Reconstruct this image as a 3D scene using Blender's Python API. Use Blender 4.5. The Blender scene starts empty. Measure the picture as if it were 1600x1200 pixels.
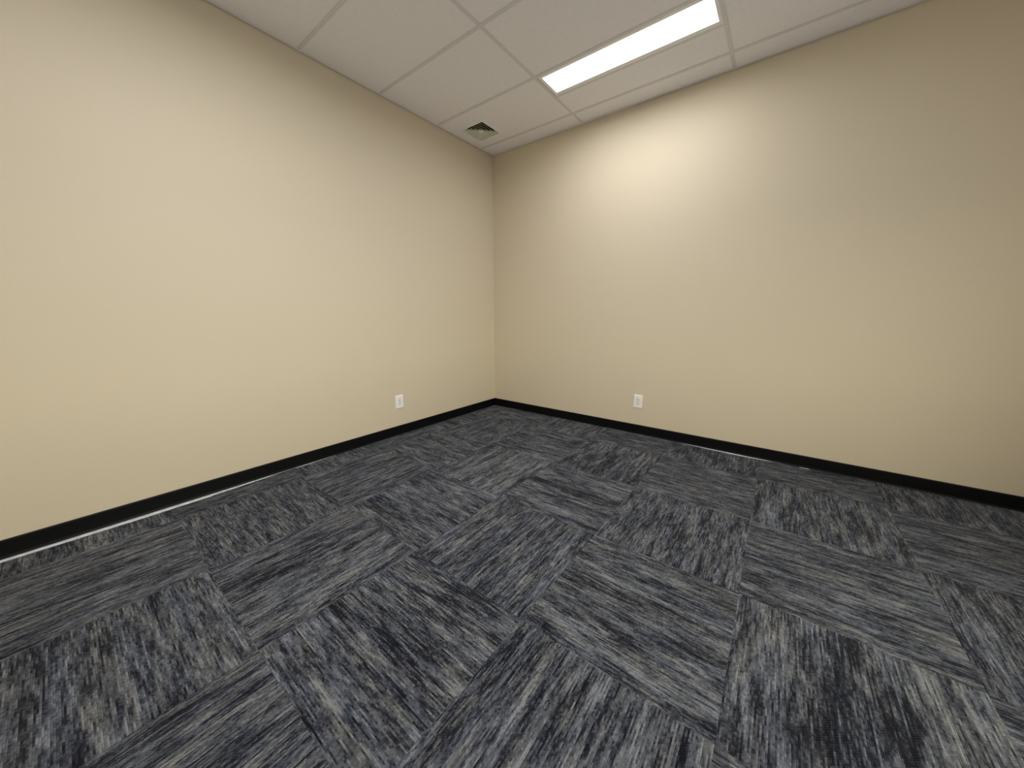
import bpy, bmesh, math
from mathutils import Matrix, Vector

C = bpy.context.scene.collection
sc = bpy.context.scene

# ------------------------------------------------------------------ sizes (metres)
# origin = floor corner of the room; left wall is the plane x = 0, right wall is the plane y = 0
H = 2.9186                      # ceiling height (underside of the grid)
XMAX, YMIN = 4.40, -4.40        # far ends of the room, behind the camera
TILE = 0.61
YO = -0.2117                    # first grid line parallel to the right wall
XO = 1.130                      # first grid line parallel to the left wall
BASE_H, BASE_T = 0.0906, 0.012

# ------------------------------------------------------------------ node helpers
def new_mat(name, color=(0.8, 0.8, 0.8), rough=0.6, spec=0.3):
    m = bpy.data.materials.new(name)
    m.use_nodes = True
    b = m.node_tree.nodes['Principled BSDF']
    b.inputs['Base Color'].default_value = (*color, 1)
    b.inputs['Roughness'].default_value = rough
    b.inputs['Specular IOR Level'].default_value = spec
    return m, m.node_tree, b

class NG:
    def __init__(s, nt): s.nt = nt
    def node(s, t, **kw):
        n = s.nt.nodes.new(t)
        for k, v in kw.items(): setattr(n, k, v)
        return n
    def put(s, sock, v):
        if hasattr(v, 'is_output') or isinstance(v, bpy.types.NodeSocket): s.nt.links.new(v, sock)
        else: sock.default_value = v
    def m(s, op, a, b=0.0, c=0.0):
        n = s.node('ShaderNodeMath', operation=op)
        s.put(n.inputs[0], a); s.put(n.inputs[1], b); s.put(n.inputs[2], c)
        return n.outputs[0]
    def vec(s, x, y, z):
        n = s.node('ShaderNodeCombineXYZ')
        s.put(n.inputs[0], x); s.put(n.inputs[1], y); s.put(n.inputs[2], z)
        return n.outputs[0]
    def noise(s, v, scale=1.0, detail=2.0, rough=0.5):
        n = s.node('ShaderNodeTexNoise')
        s.put(n.inputs['Vector'], v); n.inputs['Scale'].default_value = scale
        n.inputs['Detail'].default_value = detail; n.inputs['Roughness'].default_value = rough
        return n.outputs['Fac']
    def white(s, v):
        n = s.node('ShaderNodeTexWhiteNoise', noise_dimensions='3D')
        s.put(n.inputs['Vector'], v)
        return n.outputs['Value']
    def ramp(s, fac, stops, interp='LINEAR'):
        n = s.node('ShaderNodeValToRGB')
        n.color_ramp.interpolation = interp
        e = n.color_ramp.elements
        while len(e) > 1: e.remove(e[-1])
        e[0].position = stops[0][0]; e[0].color = (*stops[0][1], 1)
        for p, c in stops[1:]:
            k = e.new(p); k.color = (*c, 1)
        s.put(n.inputs[0], fac)
        return n.outputs[0]
    def bump(s, h, strength, dist):
        n = s.node('ShaderNodeBump')
        n.inputs['Strength'].default_value = strength; n.inputs['Distance'].default_value = dist
        s.put(n.inputs['Height'], h)
        return n.outputs[0]

# ------------------------------------------------------------------ materials
def wall_material():
    m, nt, b = new_mat('beige_wall_paint', (0.60, 0.475, 0.30), 0.55, 0.25)
    g = NG(nt)
    tc = g.node('ShaderNodeTexCoord').outputs['Object']
    n1 = g.noise(tc, 260, 3, 0.55)
    g.put(b.inputs['Normal'], g.bump(n1, 0.10, 0.002))
    n2 = g.noise(tc, 1.1, 2)
    g.put(b.inputs['Base Color'], g.ramp(n2, [(0.3, WALL_A), (0.7, WALL_B)]))
    return m

WALL_A = (0.668, 0.588, 0.442)
WALL_B = (0.680, 0.598, 0.452)

def tile_material():
    m, nt, b = new_mat('mineral_fibre_tile', (0.70, 0.67, 0.63), 0.9, 0.1)
    g = NG(nt)
    tc = g.node('ShaderNodeTexCoord').outputs['Object']
    n1 = g.noise(tc, 170, 4, 0.65)
    n2 = g.noise(tc, 38, 3, 0.6)
    h = g.m('ADD', g.m('MULTIPLY', n1, 0.7), g.m('MULTIPLY', n2, 0.3))
    g.put(b.inputs['Base Color'], g.ramp(h, [(0.36, (0.885, 0.875, 0.91)), (0.62, (0.945, 0.935, 0.965))]))
    g.put(b.inputs['Normal'], g.bump(h, 0.25, 0.004))
    return m

def carpet_material():
    m, nt, b = new_mat('streaked_loop_carpet', (0.08, 0.08, 0.09), 0.95, 0.05)
    g = NG(nt)
    tc = g.node('ShaderNodeTexCoord').outputs['Object']
    sx = g.node('ShaderNodeSeparateXYZ'); g.put(sx.inputs[0], tc)
    x, y = sx.outputs[0], sx.outputs[1]
    u = g.m('DIVIDE', g.m('SUBTRACT', x, 0.886), 0.651)
    v = g.m('DIVIDE', g.m('ADD', y, 1.10), 0.662)
    ix, iy = g.m('FLOOR', u), g.m('FLOOR', v)
    par = g.m('FLOORED_MODULO', g.m('ADD', ix, iy), 2.0)          # 0: pile runs along x, 1: along y
    inv = g.m('SUBTRACT', 1.0, par)
    s_ = g.m('ADD', g.m('MULTIPLY', x, inv), g.m('MULTIPLY', y, par))
    t_ = g.m('ADD', g.m('MULTIPLY', y, inv), g.m('MULTIPLY', x, par))
    seed = g.white(g.vec(ix, iy, 3.7))
    sd = g.m('MULTIPLY', seed, 43.0)
    ROW = 0.0050
    tr = g.m('DIVIDE', t_, ROW)
    row = g.m('FLOOR', tr)
    rj = g.white(g.vec(row, sd, 1.3))
    rj2 = g.white(g.vec(row, sd, 8.9))
    # yarn dashes: every tufted row changes tone abruptly along the pile
    seg = g.m('FLOOR', g.m('ADD', g.m('DIVIDE', s_, g.m('ADD', 0.020, g.m('MULTIPLY', rj, 0.055))), g.m('MULTIPLY', rj2, 9.0)))
    n_seg = g.white(g.vec(seg, row, sd))
    s_off = g.m('ADD', s_, g.m('MULTIPLY', rj, 0.05))
    n_row = g.noise(g.vec(g.m('MULTIPLY', s_off, 17.0), g.m('MULTIPLY', row, 0.72), sd), 1.0, 2.5, 0.6)
    # clusters of rows that go dark or pale together
    n_mid = g.noise(g.vec(g.m('MULTIPLY', s_off, 7.0), g.m('MULTIPLY', row, 0.19), g.m('ADD', sd, 11.0)), 1.0, 2.0, 0.55)
    n_big = g.noise(g.vec(g.m('MULTIPLY', s_off, 3.2), g.m('MULTIPLY', row, 0.075), g.m('ADD', sd, 27.0)), 1.0, 1.5, 0.5)
    n_line = g.noise(g.vec(g.m('MULTIPLY', s_, 2.0), g.m('MULTIPLY', row, 0.9), g.m('ADD', sd, 5.0)), 1.0, 1.0, 0.5)
    loop_s = g.m('ADD', g.m('DIVIDE', s_, 0.0075), g.m('MULTIPLY', row, 0.5))
    jit = g.white(g.vec(g.m('FLOOR', loop_s), row, sd))
    val = g.m('ADD', g.m('ADD', g.m('MULTIPLY', n_row, 0.34), g.m('MULTIPLY', n_mid, 0.32)),
              g.m('ADD', g.m('MULTIPLY', n_big, 0.20), g.m('MULTIPLY', n_line, 0.14)))
    val = g.m('ADD', val, g.m('MULTIPLY', g.m('SUBTRACT', n_seg, 0.5), 0.085))
    val = g.m('ADD', val, g.m('MULTIPLY', g.m('SUBTRACT', jit, 0.5), 0.075))
    # the largest dark and pale runs of this particular floor: (x0, x1, y0, y1, weight)
    for x0, x1, y0, y1, wt in PATCHES:
        jx = g.m('MULTIPLY', g.m('SUBTRACT', rj, 0.5), 0.30)
        px = g.m('ADD', x, g.m('MULTIPLY', jx, inv)); py = g.m('ADD', y, g.m('MULTIPLY', jx, par))
        inx = g.m('MULTIPLY', g.m('GREATER_THAN', px, x0), g.m('LESS_THAN', px, x1))
        iny = g.m('MULTIPLY', g.m('GREATER_THAN', py, y0), g.m('LESS_THAN', py, y1))
        val = g.m('ADD', val, g.m('MULTIPLY', g.m('MULTIPLY', inx, iny), wt))
    col = g.ramp(val, [(0.372, CARPET[0]), (0.44, CARPET[1]), (0.498, CARPET[2]), (0.555, CARPET[3]), (0.635, CARPET[4])])
    # slightly different yarn dye: navy against warm grey
    n_hue = g.noise(g.vec(g.m('MULTIPLY', s_, 3.0), g.m('MULTIPLY', t_, 22.0), g.m('ADD', sd, 61.0)), 1.0, 1.0)
    tint = g.ramp(n_hue, [(0.35, (0.92, 0.975, 1.10)), (0.65, (1.01, 1.0, 0.98))])
    mx = g.node('ShaderNodeMix', data_type='RGBA', blend_type='MULTIPLY')
    mx.inputs[0].default_value = 1.0
    g.put(mx.inputs[6], col); g.put(mx.inputs[7], tint)
    g.put(b.inputs['Base Color'], mx.outputs[2])
    b.inputs['Sheen Weight'].default_value = 0.06
    b.inputs['Sheen Roughness'].default_value = 0.5
    # loop pile relief
    lh = g.m('ABSOLUTE', g.m('SINE', g.m('MULTIPLY', loop_s, math.pi)))
    th = g.m('ABSOLUTE', g.m('SINE', g.m('MULTIPLY', tr, math.pi)))
    hh = g.m('MULTIPLY', g.m('MULTIPLY', lh, th), g.m('ADD', 0.6, g.m('MULTIPLY', jit, 0.5)))
    # seam between tiles
    fu, fv = g.m('FRACT', u), g.m('FRACT', v)
    eu = g.m('MINIMUM', fu, g.m('SUBTRACT', 1.0, fu)); ev = g.m('MINIMUM', fv, g.m('SUBTRACT', 1.0, fv))
    seam = g.m('LESS_THAN', g.m('MINIMUM', eu, ev), 0.003)
    hh = g.m('SUBTRACT', hh, g.m('MULTIPLY', seam, 0.08))
    g.put(b.inputs['Normal'], g.bump(hh, 0.8, 0.0035))
    return m

CARPET = [(0.004, 0.0045, 0.008), (0.019, 0.0205, 0.029), (0.063, 0.067, 0.079), (0.116, 0.120, 0.128), (0.222, 0.226, 0.229)]
PATCHES = [(1.54, 2.10, -1.46, -1.38, -0.075), (1.72, 2.09, -2.82, -2.68, -0.042), (1.40, 1.62, -2.86, -2.81, -0.09), (3.03, 3.30, -2.40, -1.80, -0.05),
           (2.47, 2.56, -1.62, -1.42, -0.07), (1.74, 2.08, -0.96, -0.86, -0.06), (1.08, 1.20, -3.05, -2.55, -0.05), (0.95, 1.50, -1.75, -1.15, 0.03),
           (1.33, 1.50, -3.08, -2.47, 0.03)]

def slab_material():
    m, nt, b = new_mat('pale_levelled_concrete', (0.72, 0.72, 0.74), 0.8, 0.2)
    g = NG(nt)
    tc = g.node('ShaderNodeTexCoord').outputs['Object']
    g.put(b.inputs['Base Color'], g.ramp(g.noise(tc, 30, 3), [(0.35, (0.60, 0.61, 0.64)), (0.65, (0.85, 0.85, 0.87))]))
    return m

def plain(name, color, rough=0.5, spec=0.4, nscale=90, amount=0.06, bump=0.05):
    m, nt, b = new_mat(name, color, rough, spec)
    g = NG(nt)
    tc = g.node('ShaderNodeTexCoord').outputs['Object']
    n = g.noise(tc, nscale, 2)
    lo = tuple(c * (1 - amount) for c in color); hi = tuple(min(1, c * (1 + amount)) for c in color)
    g.put(b.inputs['Base Color'], g.ramp(n, [(0.3, lo), (0.7, hi)]))
    g.put(b.inputs['Normal'], g.bump(n, bump, 0.001))
    return m

def glow_material(LAMP):
    m = bpy.data.materials.new('lit_acrylic_diffuser')
    m.use_nodes = True
    nt = m.node_tree; nt.nodes.clear()
    e = nt.nodes.new('ShaderNodeEmission'); o = nt.nodes.new('ShaderNodeOutputMaterial')
    e.inputs[0].default_value = (1.0, 1.0, 1.0, 1); e.inputs[1].default_value = LAMP
    nt.links.new(e.outputs[0], o.inputs[0])
    return m

def glass_material():
    m = bpy.data.materials.new('added_window_glass')
    m.use_nodes = True
    nt = m.node_tree; nt.nodes.clear(); g = NG(nt)
    t = g.node('ShaderNodeBsdfTransparent'); t.inputs[0].default_value = (0.95, 0.97, 0.96, 1)
    s = g.node('ShaderNodeBsdfGlossy'); s.inputs['Roughness'].default_value = 0.02
    mx = g.node('ShaderNodeMixShader'); mx.inputs[0].default_value = 0.07
    g.put(mx.inputs[1], t.outputs[0]); g.put(mx.inputs[2], s.outputs[0])
    o = g.node('ShaderNodeOutputMaterial'); g.put(o.inputs[0], mx.outputs[0])
    return m

M_wall = wall_material()
M_tile = tile_material()
M_carpet = carpet_material()
M_slab = slab_material()
M_base = plain('black_vinyl_base', (0.0018, 0.002, 0.003), 0.45, 0.2, 60)
M_tee = plain('painted_steel_grid', (0.745, 0.74, 0.755), 0.5, 0.3, 50, 0.03)
M_angle = plain('painted_wall_angle', (0.88, 0.87, 0.89), 0.55, 0.3, 50, 0.03)
M_fix = plain('white_fixture_enamel', (0.92, 0.92, 0.92), 0.4, 0.4, 50, 0.02)
M_glass = glass_material()
M_glow = glow_material(1.6)
M_vent = plain('off_white_vent_metal', (0.70, 0.71, 0.60), 0.5, 0.3, 70, 0.04)
M_duct = plain('dark_duct_lining', (0.055, 0.05, 0.03), 0.8, 0.1, 70, 0.1)
M_plate = plain('white_nylon_plate', (0.93, 0.925, 0.91), 0.35, 0.45, 70, 0.01, 0.02)
M_recep = plain('white_receptacle_plastic', (0.80, 0.80, 0.81), 0.4, 0.4, 70, 0.01, 0.02)
M_slot = plain('slot_shadow_plastic', (0.20, 0.20, 0.20), 0.6, 0.2, 70, 0.02, 0.0)
M_screw = plain('painted_screw_head', (0.72, 0.71, 0.68), 0.3, 0.5, 200, 0.02)

# ------------------------------------------------------------------ mesh helpers
def add_box(bm, lo, hi):
    x0, y0, z0 = lo; x1, y1, z1 = hi
    v = [bm.verts.new(p) for p in ((x0,y0,z0),(x1,y0,z0),(x1,y1,z0),(x0,y1,z0),(x0,y0,z1),(x1,y0,z1),(x1,y1,z1),(x0,y1,z1))]
    fs = [bm.faces.new([v[i] for i in f]) for f in ((0,3,2,1),(4,5,6,7),(0,1,5,4),(1,2,6,5),(2,3,7,6),(3,0,4,7))]
    return v, fs

def bevel_box(bm, lo, hi, r, seg=2):
    b2 = bmesh.new(); add_box(b2, lo, hi)
    bmesh.ops.bevel(b2, geom=list(b2.edges), offset=r, segments=seg, profile=0.6, affect='EDGES')
    me = bpy.data.meshes.new('tmp'); b2.to_mesh(me); b2.free(); bm.from_mesh(me); bpy.data.meshes.remove(me)

def add_prism(bm, outline, z0, z1):
    """extrude a 2-D outline (counter-clockwise, x-y) from z0 to z1"""
    lo = [bm.verts.new((p[0], p[1], z0)) for p in outline]
    hi = [bm.verts.new((p[0], p[1], z1)) for p in outline]
    bm.faces.new(hi); bm.faces.new(lo[::-1])
    n = len(outline)
    for i in range(n):
        j = (i + 1) % n
        bm.faces.new((lo[i], lo[j], hi[j], hi[i]))

def obj(name, bm, mat, parent=None, smooth=False):
    bmesh.ops.recalc_face_normals(bm, faces=list(bm.faces))
    me = bpy.data.meshes.new(name); bm.to_mesh(me); bm.free()
    me.materials.append(mat)
    if smooth:
        for p in me.polygons: p.use_smooth = True
    o = bpy.data.objects.new(name, me); C.objects.link(o)
    if parent: o.parent = parent
    return o

def struct(o, label, cat):
    o['kind'] = 'structure'; o['label'] = label; o['category'] = cat
    return o

def thing(name, label, cat, loc, rotz=0.0, group=None):
    o = bpy.data.objects.new(name, None); C.objects.link(o)
    o.location = loc; o.rotation_euler = (0, 0, rotz)
    o.empty_display_size = 0.1
    o['label'] = label; o['category'] = cat
    if group: o['group'] = group
    return o

# ------------------------------------------------------------------ walls
WT = 0.12; WTOP = H + 0.30
def wall(name, lo, hi, label, upper=None):
    bm = bmesh.new(); add_box(bm, lo, hi)
    if upper: add_box(bm, *upper)
    return struct(obj(name, bm, M_wall), label, 'wall')
# the board of the two walls ends just above the hung ceiling; behind it the wall is set back
wall('wall_left',  (-WT, YMIN - WT, -0.02), (0, WT, H + 0.004), 'plain beige wall on the left side of the corner',
     ((-WT, YMIN - WT, H + 0.004), (-0.06, WT, WTOP)))
wall('wall_right', (0, 0, -0.02), (XMAX + WT, WT, H + 0.004), 'plain beige wall on the right side, under the ceiling light',
     ((-0.06, 0.06, H + 0.004), (XMAX + WT, WT, WTOP)))
wall('wall_back',  (0, YMIN - WT, -0.02), (XMAX + WT, YMIN, WTOP), 'beige wall behind the viewer, facing the right wall')

# the side wall has an added, unseen window to brighten the lower walls
WY0, WY1, WZ0, WZ1 = -3.75, -1.55, 0.70, 1.95
bm = bmesh.new()
add_box(bm, (XMAX, YMIN, -0.02), (XMAX + WT, WY0, WTOP)); add_box(bm, (XMAX, WY1, -0.02), (XMAX + WT, 0, WTOP))
add_box(bm, (XMAX, WY0, -0.02), (XMAX + WT, WY1, WZ0)); add_box(bm, (XMAX, WY0, WZ1), (XMAX + WT, WY1, WTOP))
struct(obj('wall_side', bm, M_wall), 'beige wall behind the viewer, facing the left wall', 'wall')
win = bpy.data.objects.new('added_window_1', None); C.objects.link(win)
win.location = (XMAX + WT/2, (WY0 + WY1)/2, (WZ0 + WZ1)/2)
struct(win, 'added white framed window, unseen behind the viewer, for daylight fill', 'window')
hw, hh = (WY1 - WY0)/2, (WZ1 - WZ0)/2
bm = bmesh.new()
for y0, y1, z0, z1 in ((-hw, hw, -hh, -hh + .05), (-hw, hw, hh - .05, hh), (-hw, -hw + .05, -hh + .05, hh - .05), (hw - .05, hw, -hh + .05, hh - .05), (-.025, .025, -hh + .05, hh - .05)):
    add_box(bm, (-0.03, y0, z0), (0.03, y1, z1))
obj('added_window_frame', bm, M_fix, win)
for y0, y1 in ((-hw + .05, -.025), (.025, hw - .05)):
    bm = bmesh.new(); add_box(bm, (-0.003, y0, -hh + .05), (0.003, y1, hh - .05)); obj('added_window_pane', bm, M_glass, win)
bm = bmesh.new(); bevel_box(bm, (-WT/2 - 0.04, -hw - .03, -hh - .022), (-WT/2 - 0.0005, hw + .03, -hh), 0.004, 2); obj('added_window_sill', bm, M_fix, win)
pl = bpy.data.lights.new('added_window_portal', 'AREA'); pl.shape = 'RECTANGLE'; pl.size = 2*hw; pl.size_y = 2*hh; pl.cycles.is_portal = True
po = bpy.data.objects.new('added_window_portal', pl); C.objects.link(po)
po.location = (XMAX + WT - 0.005, (WY0 + WY1)/2, (WZ0 + WZ1)/2); po.rotation_euler = Vector((-1, 0, 0)).to_track_quat('-Z', 'Y').to_euler()

# ------------------------------------------------------------------ floor: levelled slab, and carpet tiles that stop a little short of the walls
bm = bmesh.new(); add_box(bm, (0, YMIN, -0.08), (XMAX, 0, -0.0025))
struct(obj('floor_slab', bm, M_slab), 'pale concrete floor edge showing between carpet and black baseboard', 'floor')

# carpet outline: (distance along the wall, gap to the wall)
left_edge = [(0.0, 0.010), (2.05, 0.012), (2.12, 0.021), (2.26, 0.027), (2.37, 0.030), (2.39, 0.021), (2.52, 0.024), (2.56, 0.032),
             (2.72, 0.040), (2.88, 0.046), (2.90, 0.054), (3.02, 0.056), (3.20, 0.058), (3.60, 0.050), (4.2, 0.03), (4.4, 0.012)]
right_edge = [(0.0, 0.010), (2.20, 0.012), (2.30, 0.026), (2.45, 0.036), (2.62, 0.042), (2.78, 0.040), (2.88, 0.030), (2.96, 0.016),
              (3.08, 0.014), (3.09, 0.030), (3.14, 0.028), (3.15, 0.014), (4.4, 0.010)]
out = []
for d, gp in left_edge[1:][::-1]: out.append((gp, -d))
out.append((0.010, -0.010))
for d, gp in right_edge[1:]: out.append((min(d, XMAX - 0.005), -gp))
out.append((XMAX - 0.005, YMIN + 0.005))
out[0] = (0.012, YMIN + 0.005)
bm = bmesh.new(); add_prism(bm, out[::-1], -0.0025, 0.0)
floor = struct(obj('floor', bm, M_carpet), 'charcoal streaked carpet tiles laid quarter-turned across the floor', 'floor')

# ------------------------------------------------------------------ baseboards (cove profile)
def base_profile():
    # (distance from wall, height)
    return [(0.0, 0.0), (BASE_T + 0.002, 0.0), (BASE_T, 0.004), (BASE_T - 0.002, 0.012), (BASE_T - 0.004, 0.06), (BASE_T - 0.005, BASE_H - 0.006),
            (BASE_T - 0.0075, BASE_H - 0.0015), (0.0, BASE_H)]
def baseboard(name, p0, p1, normal, label, m0=0.0, m1=0.0):
    """m0, m1: mitre slope at each end"""
    p0, p1, n = Vector(p0), Vector(p1), Vector(normal)
    d = (p1 - p0).normalized()
    bm = bmesh.new(); rings = []
    for p, ms in ((p0, m0), (p1, m1)):
        rings.append([bm.verts.new(p + n * a + d * (ms * a) + Vector((0, 0, z))) for a, z in base_profile()])
    k = len(rings[0])
    for i in range(k):
        j = (i + 1) % k
        bm.faces.new((rings[0][i], rings[0][j], rings[1][j], rings[1][i]))
    bm.faces.new(rings[0]); bm.faces.new(rings[1][::-1])
    return struct(obj(name, bm, M_base), label, 'baseboard')
baseboard('baseboard_left', (0, YMIN, 0), (0, 0, 0), (1, 0, 0), 'black baseboard along the foot of the left wall', 1, -1)
baseboard('baseboard_right', (0, 0, 0), (XMAX, 0, 0), (0, -1, 0), 'black baseboard along the foot of the right wall', 1, -1)
baseboard('baseboard_side', (XMAX, 0, 0), (XMAX, YMIN, 0), (-1, 0, 0), 'black baseboard along the side wall behind the viewer', 1, -1)
baseboard('baseboard_back', (XMAX, YMIN, 0), (0, YMIN, 0), (0, 1, 0), 'black baseboard along the back wall behind the viewer', 1, -1)

# ------------------------------------------------------------------ suspended ceiling
xs = [0.0, XO, XO + 2*TILE, XO + 4*TILE, XMAX]
ys = [0.0]
k = 0
while YO - k*TILE > YMIN: ys.append(YO - k*TILE); k += 1
ys.append(YMIN)
FIX = [(1, 1), (1, 4), (1, 5)]          # (column, row) of the bays that hold a lamp: its half of the bay next to the nearer grid line
VENT_C = (0.268, -0.484)        # centre of the vent
VENT_O = 0.130                  # half its opening
bm = bmesh.new()
TZ = 0.003                      # tile face sits just above the tee flange
def tile(x0, x1, y0, y1):
    g = 0.004; gw = 0.016                                # tiles rest on the wall angle, clear of the wall itself
    bevel_box(bm, (x0 + (gw if x0 < 0.01 else g), y0 + g, H + TZ), (x1 - g, y1 - (gw if y1 > -0.01 else g), H + TZ + 0.015), 0.0015, 1)
for i in range(len(xs) - 1):
    for j in range(len(ys) - 1):
        x0, x1, y1, y0 = xs[i], xs[i+1], ys[j], ys[j+1]
        if (i, j) in FIX:
            tile(x0, x1, y0 + TILE/2, y1)               # infill half next to the lamp
        elif i == 0 and j == 1:                         # this tile is cut around the vent
            cx, cy = VENT_C; r = VENT_O + 0.004
            for q in ((x0+.016, cx-r, y0+.004, y1-.004), (cx+r, x1-.004, y0+.004, y1-.004), (cx-r, cx+r, y0+.004, cy-r), (cx-r, cx+r, cy+r, y1-.004)):
                add_box(bm, (q[0], q[2], H + TZ), (q[1], q[3], H + TZ + 0.015))
        else:
            tile(x0, x1, y0, y1)
add_box(bm, (-WT, YMIN, WTOP), (XMAX, WT, WTOP + 0.02))    # the deck above
ceiling = struct(obj('ceiling', bm, M_tile), 'suspended ceiling of off-white mineral tiles', 'ceiling')

bm = bmesh.new()
tw = 0.012; tt = 0.0016
for y in ys[1:-1]: add_box(bm, (0.002, y - tw, H), (XMAX - 0.002, y + tw, H + tt)); add_box(bm, (0.002, y - .001, H + tt), (XMAX - .002, y + .001, H + 0.035))
for x in xs[1:-1]:
    segs = ys
    for j in range(len(ys) - 1):
        add_box(bm, (x - tw, ys[j+1] + tw, H + 0.0002), (x + tw, ys[j] - tw if j else -0.004, H + tt))
        add_box(bm, (x - .001, ys[j+1] + tw, H + tt), (x + .001, ys[j] - tw if j else -0.004, H + 0.03))
for i, j in FIX:
    y = ys[j+1] + TILE/2
    add_box(bm, (xs[i] + tw, y - tw, H + 0.0002), (xs[i+1] - tw, y + tw, H + tt))
grid = obj('ceiling_grid', bm, M_tee, ceiling)
grid['label'] = 'greyish painted steel tee grid'

def angle(name, lo, hi, label):
    bm = bmesh.new(); add_box(bm, lo, hi)
    return struct(obj(name, bm, M_angle), label, 'trim')
angle('trim_1', (0.009, YMIN, H - 0.0012), (0.022, -0.0015, H - 0.0001), 'thin wall angle where the ceiling meets the left wall')
bm = bmesh.new()
add_prism(bm, [(0.022, -0.005), (0.022, -0.022), (XMAX, -0.022), (XMAX, -0.010), (2.4, -0.011), (1.60, -0.011), (1.56, -0.005)], H - 0.0012, H - 0.0001)
struct(obj('trim_2', bm, M_angle), 'thin wall angle where the ceiling meets the right wall', 'trim')

# ------------------------------------------------------------------ lamps: 1 x 4 ft recessed troffers
def frame_ring(bm, ox, oy, ix, iy, z0, z1, inner_drop=0.0):
    """flat rectangular ring; half sizes outer (ox, oy), inner (ix, iy), underside z0 at the rim, z0+inner_drop at the opening"""
    def ring(hx, hy, z): return [bm.verts.new(p) for p in ((-hx,-hy,z),(hx,-hy,z),(hx,hy,z),(-hx,hy,z))]
    a, b = ring(ox, oy, z0), ring(ix, iy, z0 + inner_drop)
    c, d = ring(ix, iy, z1), ring(ox, oy, z1)
    for r0, r1 in ((a, b), (b, c), (c, d), (d, a)):
        for i in range(4):
            j = (i + 1) % 4
            bm.faces.new((r0[i], r0[j], r1[j], r1[i]))

def make_lamp(label, loc, power):
    t = thing('ceiling_light', label, 'ceiling light', loc, 0, 'recessed lamps in the ceiling grid')
    hx, hy = TILE - 0.0125, TILE/4 - 0.0125
    bm = bmesh.new()
    frame_ring(bm, hx, hy, 0.575, 0.112, 0.0005, 0.012, 0.003)
    f = obj('frame', bm, M_fix, t); f['label'] = 'white enamelled frame'
    bm = bmesh.new()
    frame_ring(bm, hx, hy, 0.58, 0.118, 0.012, 0.075)
    add_box(bm, (-hx, -hy, 0.075), (hx, hy, 0.08))
    obj('housing', bm, M_fix, t)
    bm = bmesh.new()
    bevel_box(bm, (-0.5745, -0.1115, 0.0035), (0.5745, 0.1115, 0.008), 0.001, 1)
    d = obj('diffuser', bm, M_glow, t); d['label'] = 'glowing white diffuser panel'
    l = bpy.data.lights.new('panel_light', 'AREA'); l.shape = 'RECTANGLE'; l.size = 1.146; l.size_y = 0.220
    l.spread = math.radians(SPREAD); l.energy = 1.146*0.220*math.pi*power; l.color = (0.995, 1.0, 1.02)
    lo = bpy.data.objects.new('panel_light', l); C.objects.link(lo); lo.parent = t; lo.location = (0, 0, 0.003)
    return t
LAMP_A, FILL_LAMP_B, FILL_LAMP_C = 17.8, 34.0, 18.0     # brightness of the visible panel, then of the added unseen fill panels
SPREAD = 174.0
lamp_x = XO + TILE
make_lamp('lit rectangular ceiling light panel above the right wall', (lamp_x + 0.004, ys[2] + TILE/4, H), LAMP_A)
make_lamp('added fill light panel overhead, out of view behind the first one', (lamp_x + 0.004, ys[5] + TILE/4, H), FILL_LAMP_B)  # added out of view to even out the wall brightness
make_lamp('further added fill light panel overhead, out of view', (lamp_x + 0.004, ys[6] + TILE/4, H), FILL_LAMP_C)  # another added panel, shares the unseen fill with the one before

# ------------------------------------------------------------------ ceiling vent: four-way diffuser of nested square cones
v = thing('ceiling_vent', 'small square off-white air vent in the ceiling tile nearest the corner', 'vent', (*VENT_C, H))
bm = bmesh.new()
frame_ring(bm, 0.156, 0.156, VENT_O, VENT_O, -0.001, 0.0028, -0.0015)
f = obj('frame', bm, M_fix, v)
def cone_ring(bm, r0, z0, r1, z1, th=0.0012):
    def ring(h, z): return [bm.verts.new(p) for p in ((-h,-h,z),(h,-h,z),(h,h,z),(-h,h,z))]
    a, b, c, d = ring(r0, z0), ring(r1, z1), ring(r1, z1 + th), ring(r0, z0 + th)
    for q0, q1 in ((a, b), (b, c), (c, d), (d, a)):
        for i in range(4):
            j = (i + 1) % 4
            bm.faces.new((q0[i], q0[j], q1[j], q1[i]))
for n, (r0, r1) in enumerate(((0.100, 0.128), (0.071, 0.099), (0.043, 0.070), (0.016, 0.042))):
    bm = bmesh.new(); cone_ring(bm, r0, 0.026, r1, 0.000)
    obj('louvre', bm, M_vent, v)
bm = bmesh.new(); bevel_box(bm, (-0.015, -0.015, -0.004), (0.015, 0.015, 0.010), 0.003, 2)
o = obj('centre_cap', bm, M_plate, v); o['label'] = 'pale centre cap'
bm = bmesh.new()
frame_ring(bm, VENT_O + 0.002, VENT_O + 0.002, VENT_O, VENT_O, 0.003, 0.10)
add_box(bm, (-VENT_O, -VENT_O, 0.098), (VENT_O, VENT_O, 0.10))
o = obj('duct_collar', bm, M_duct, v); o['label'] = 'dark duct opening behind the louvres'

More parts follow.
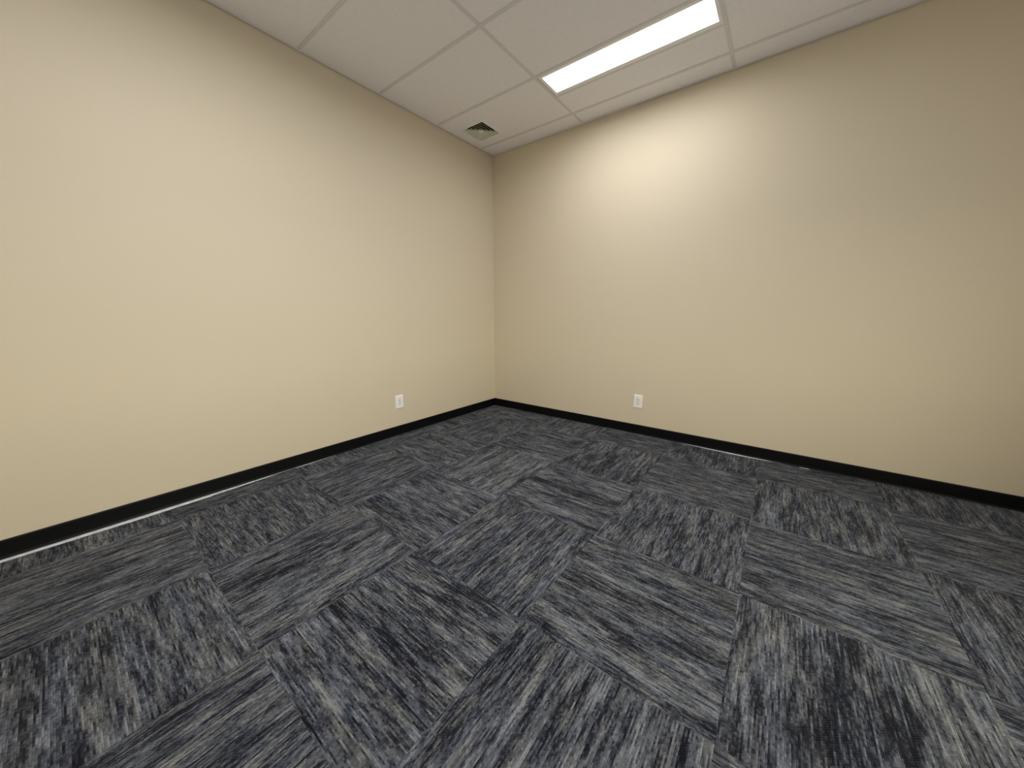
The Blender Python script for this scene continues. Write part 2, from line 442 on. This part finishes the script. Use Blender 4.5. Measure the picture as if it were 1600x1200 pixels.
# ------------------------------------------------------------------ wall outlets
PW, PH = 0.083, 0.128
def make_outlet(label, loc, rotz):
    """built with the wall behind at local y = 0 and the room towards -y; z up from the plate's centre"""
    t = thing('wall_outlet', label, 'outlet', loc, rotz, 'white wall outlets')
    # cover plate with a rectangular opening and a sloped rim
    bm = bmesh.new()
    ow, oh = 0.0172, 0.0342
    def ring(hw, hh, y): return [bm.verts.new((a*hw, y, b*hh)) for a, b in ((-1,-1),(1,-1),(1,1),(-1,1))]
    rr = [ring(PW/2, PH/2, 0.0), ring(PW/2, PH/2, -0.0025), ring(PW/2 - 0.0035, PH/2 - 0.0035, -0.0062), ring(ow + 0.001, oh + 0.001, -0.0066), ring(ow, oh, -0.0060), ring(ow, oh, 0.0)]
    for q0, q1 in zip(rr, rr[1:] + rr[:1]):
        for i in range(4):
            j = (i + 1) % 4
            bm.faces.new((q0[i], q0[j], q1[j], q1[i]))
    obj('cover_plate', bm, M_plate, t)
    # receptacle insert with two outlets
    bm = bmesh.new()
    bevel_box(bm, (-0.0166, -0.0072, -0.0336), (0.0166, -0.0005, 0.0336), 0.0012, 2)
    r = obj('receptacle', bm, M_recep, t); r['label'] = 'slightly greyer rectangular receptacle insert'
    for s in (1, -1):
        zc = 0.0165 * s
        bm = bmesh.new()
        add_box(bm, (-0.0074, -0.0074, zc - 0.001), (-0.0052, -0.0068, zc + 0.0075))
        add_box(bm, (0.0052, -0.0074, zc - 0.0005), (0.0074, -0.0068, zc + 0.0065))
        ring_ = [(0.0026 * math.cos(a), 0.0026 * math.sin(a)) for a in [k * math.pi / 6 for k in range(12)]]
        lo = [bm.verts.new((a, -0.0068, zc - 0.0075 + b)) for a, b in ring_]
        hi = [bm.verts.new((a, -0.0074, zc - 0.0075 + b)) for a, b in ring_]
        bm.faces.new(lo); bm.faces.new(hi[::-1])
        for i in range(12): bm.faces.new((lo[i], lo[(i+1) % 12], hi[(i+1) % 12], hi[i]))
        obj('plug_slots', bm, M_slot, r)
    for s in (1, -1):
        bm = bmesh.new()
        zc = 0.0485 * s; n = 14
        prof = [(0.0034, -0.0058), (0.0033, -0.0070), (0.0022, -0.0076)]
        rings = [[bm.verts.new((q * math.cos(2*math.pi*i/n), yy, zc + q * math.sin(2*math.pi*i/n))) for i in range(n)] for q, yy in prof]
        for q0, q1 in zip(rings, rings[1:]):
            for i in range(n): bm.faces.new((q0[i], q0[(i+1) % n], q1[(i+1) % n], q1[i]))
        bm.faces.new(rings[0]); bm.faces.new(rings[-1][::-1])
        obj('screw', bm, M_screw, t)
    return t
make_outlet('white outlet cover low on the left wall above the black baseboard', (0.0, -1.424, 0.326), math.pi/2)
make_outlet('white outlet cover low on the right wall below the ceiling light', (1.826, 0.0, 0.324), 0.0)

# ------------------------------------------------------------------ world, camera, view
w = bpy.data.worlds.new('World'); sc.world = w; w.use_nodes = True
g = NG(w.node_tree)                                # overcast sky over dim ground, reaching the room through the added window
gx = g.node('ShaderNodeSeparateXYZ'); g.put(gx.inputs[0], g.node('ShaderNodeTexCoord').outputs['Generated'])
g.put(w.node_tree.nodes['Background'].inputs[0],
      g.ramp(g.m('MULTIPLY_ADD', gx.outputs[2], 0.5, 0.5), [(0.49, (0.28, 0.30, 0.36)), (0.51, (1.0, 0.95, 0.80))]))
w.node_tree.nodes['Background'].inputs[1].default_value = 9.9

F = 542.243
yaw, pitch, roll = 2.22573897, -0.197428, -0.000362869
f = Vector((math.cos(yaw)*math.cos(pitch), math.sin(yaw)*math.cos(pitch), math.sin(pitch)))
r0 = Vector((math.sin(yaw), -math.cos(yaw), 0)); u0 = r0.cross(f)
cr, sr = math.cos(roll), math.sin(roll)
r = cr*r0 + sr*u0; u = -sr*r0 + cr*u0
cam = bpy.data.cameras.new('camera'); co = bpy.data.objects.new('camera', cam); C.objects.link(co)
co.matrix_world = Matrix(((r.x, u.x, -f.x, 2.84941847), (r.y, u.y, -f.y, -3.34501023), (r.z, u.z, -f.z, 1.15214887), (0, 0, 0, 1)))
cam.sensor_fit = 'HORIZONTAL'; cam.sensor_width = 36.0; cam.lens = 36.0 * F / 1600.0
cam.clip_start = 0.01; cam.clip_end = 50
sc.camera = co

vs = sc.view_settings
sc.display_settings.display_device = 'sRGB'
vs.view_transform = 'Standard'; vs.look = 'None'; vs.gamma = 1.0; vs.use_curve_mapping = False
vs.exposure = 0.0
sc.cycles.max_bounces = 12; sc.cycles.diffuse_bounces = 8
sc.cycles.use_denoising = True
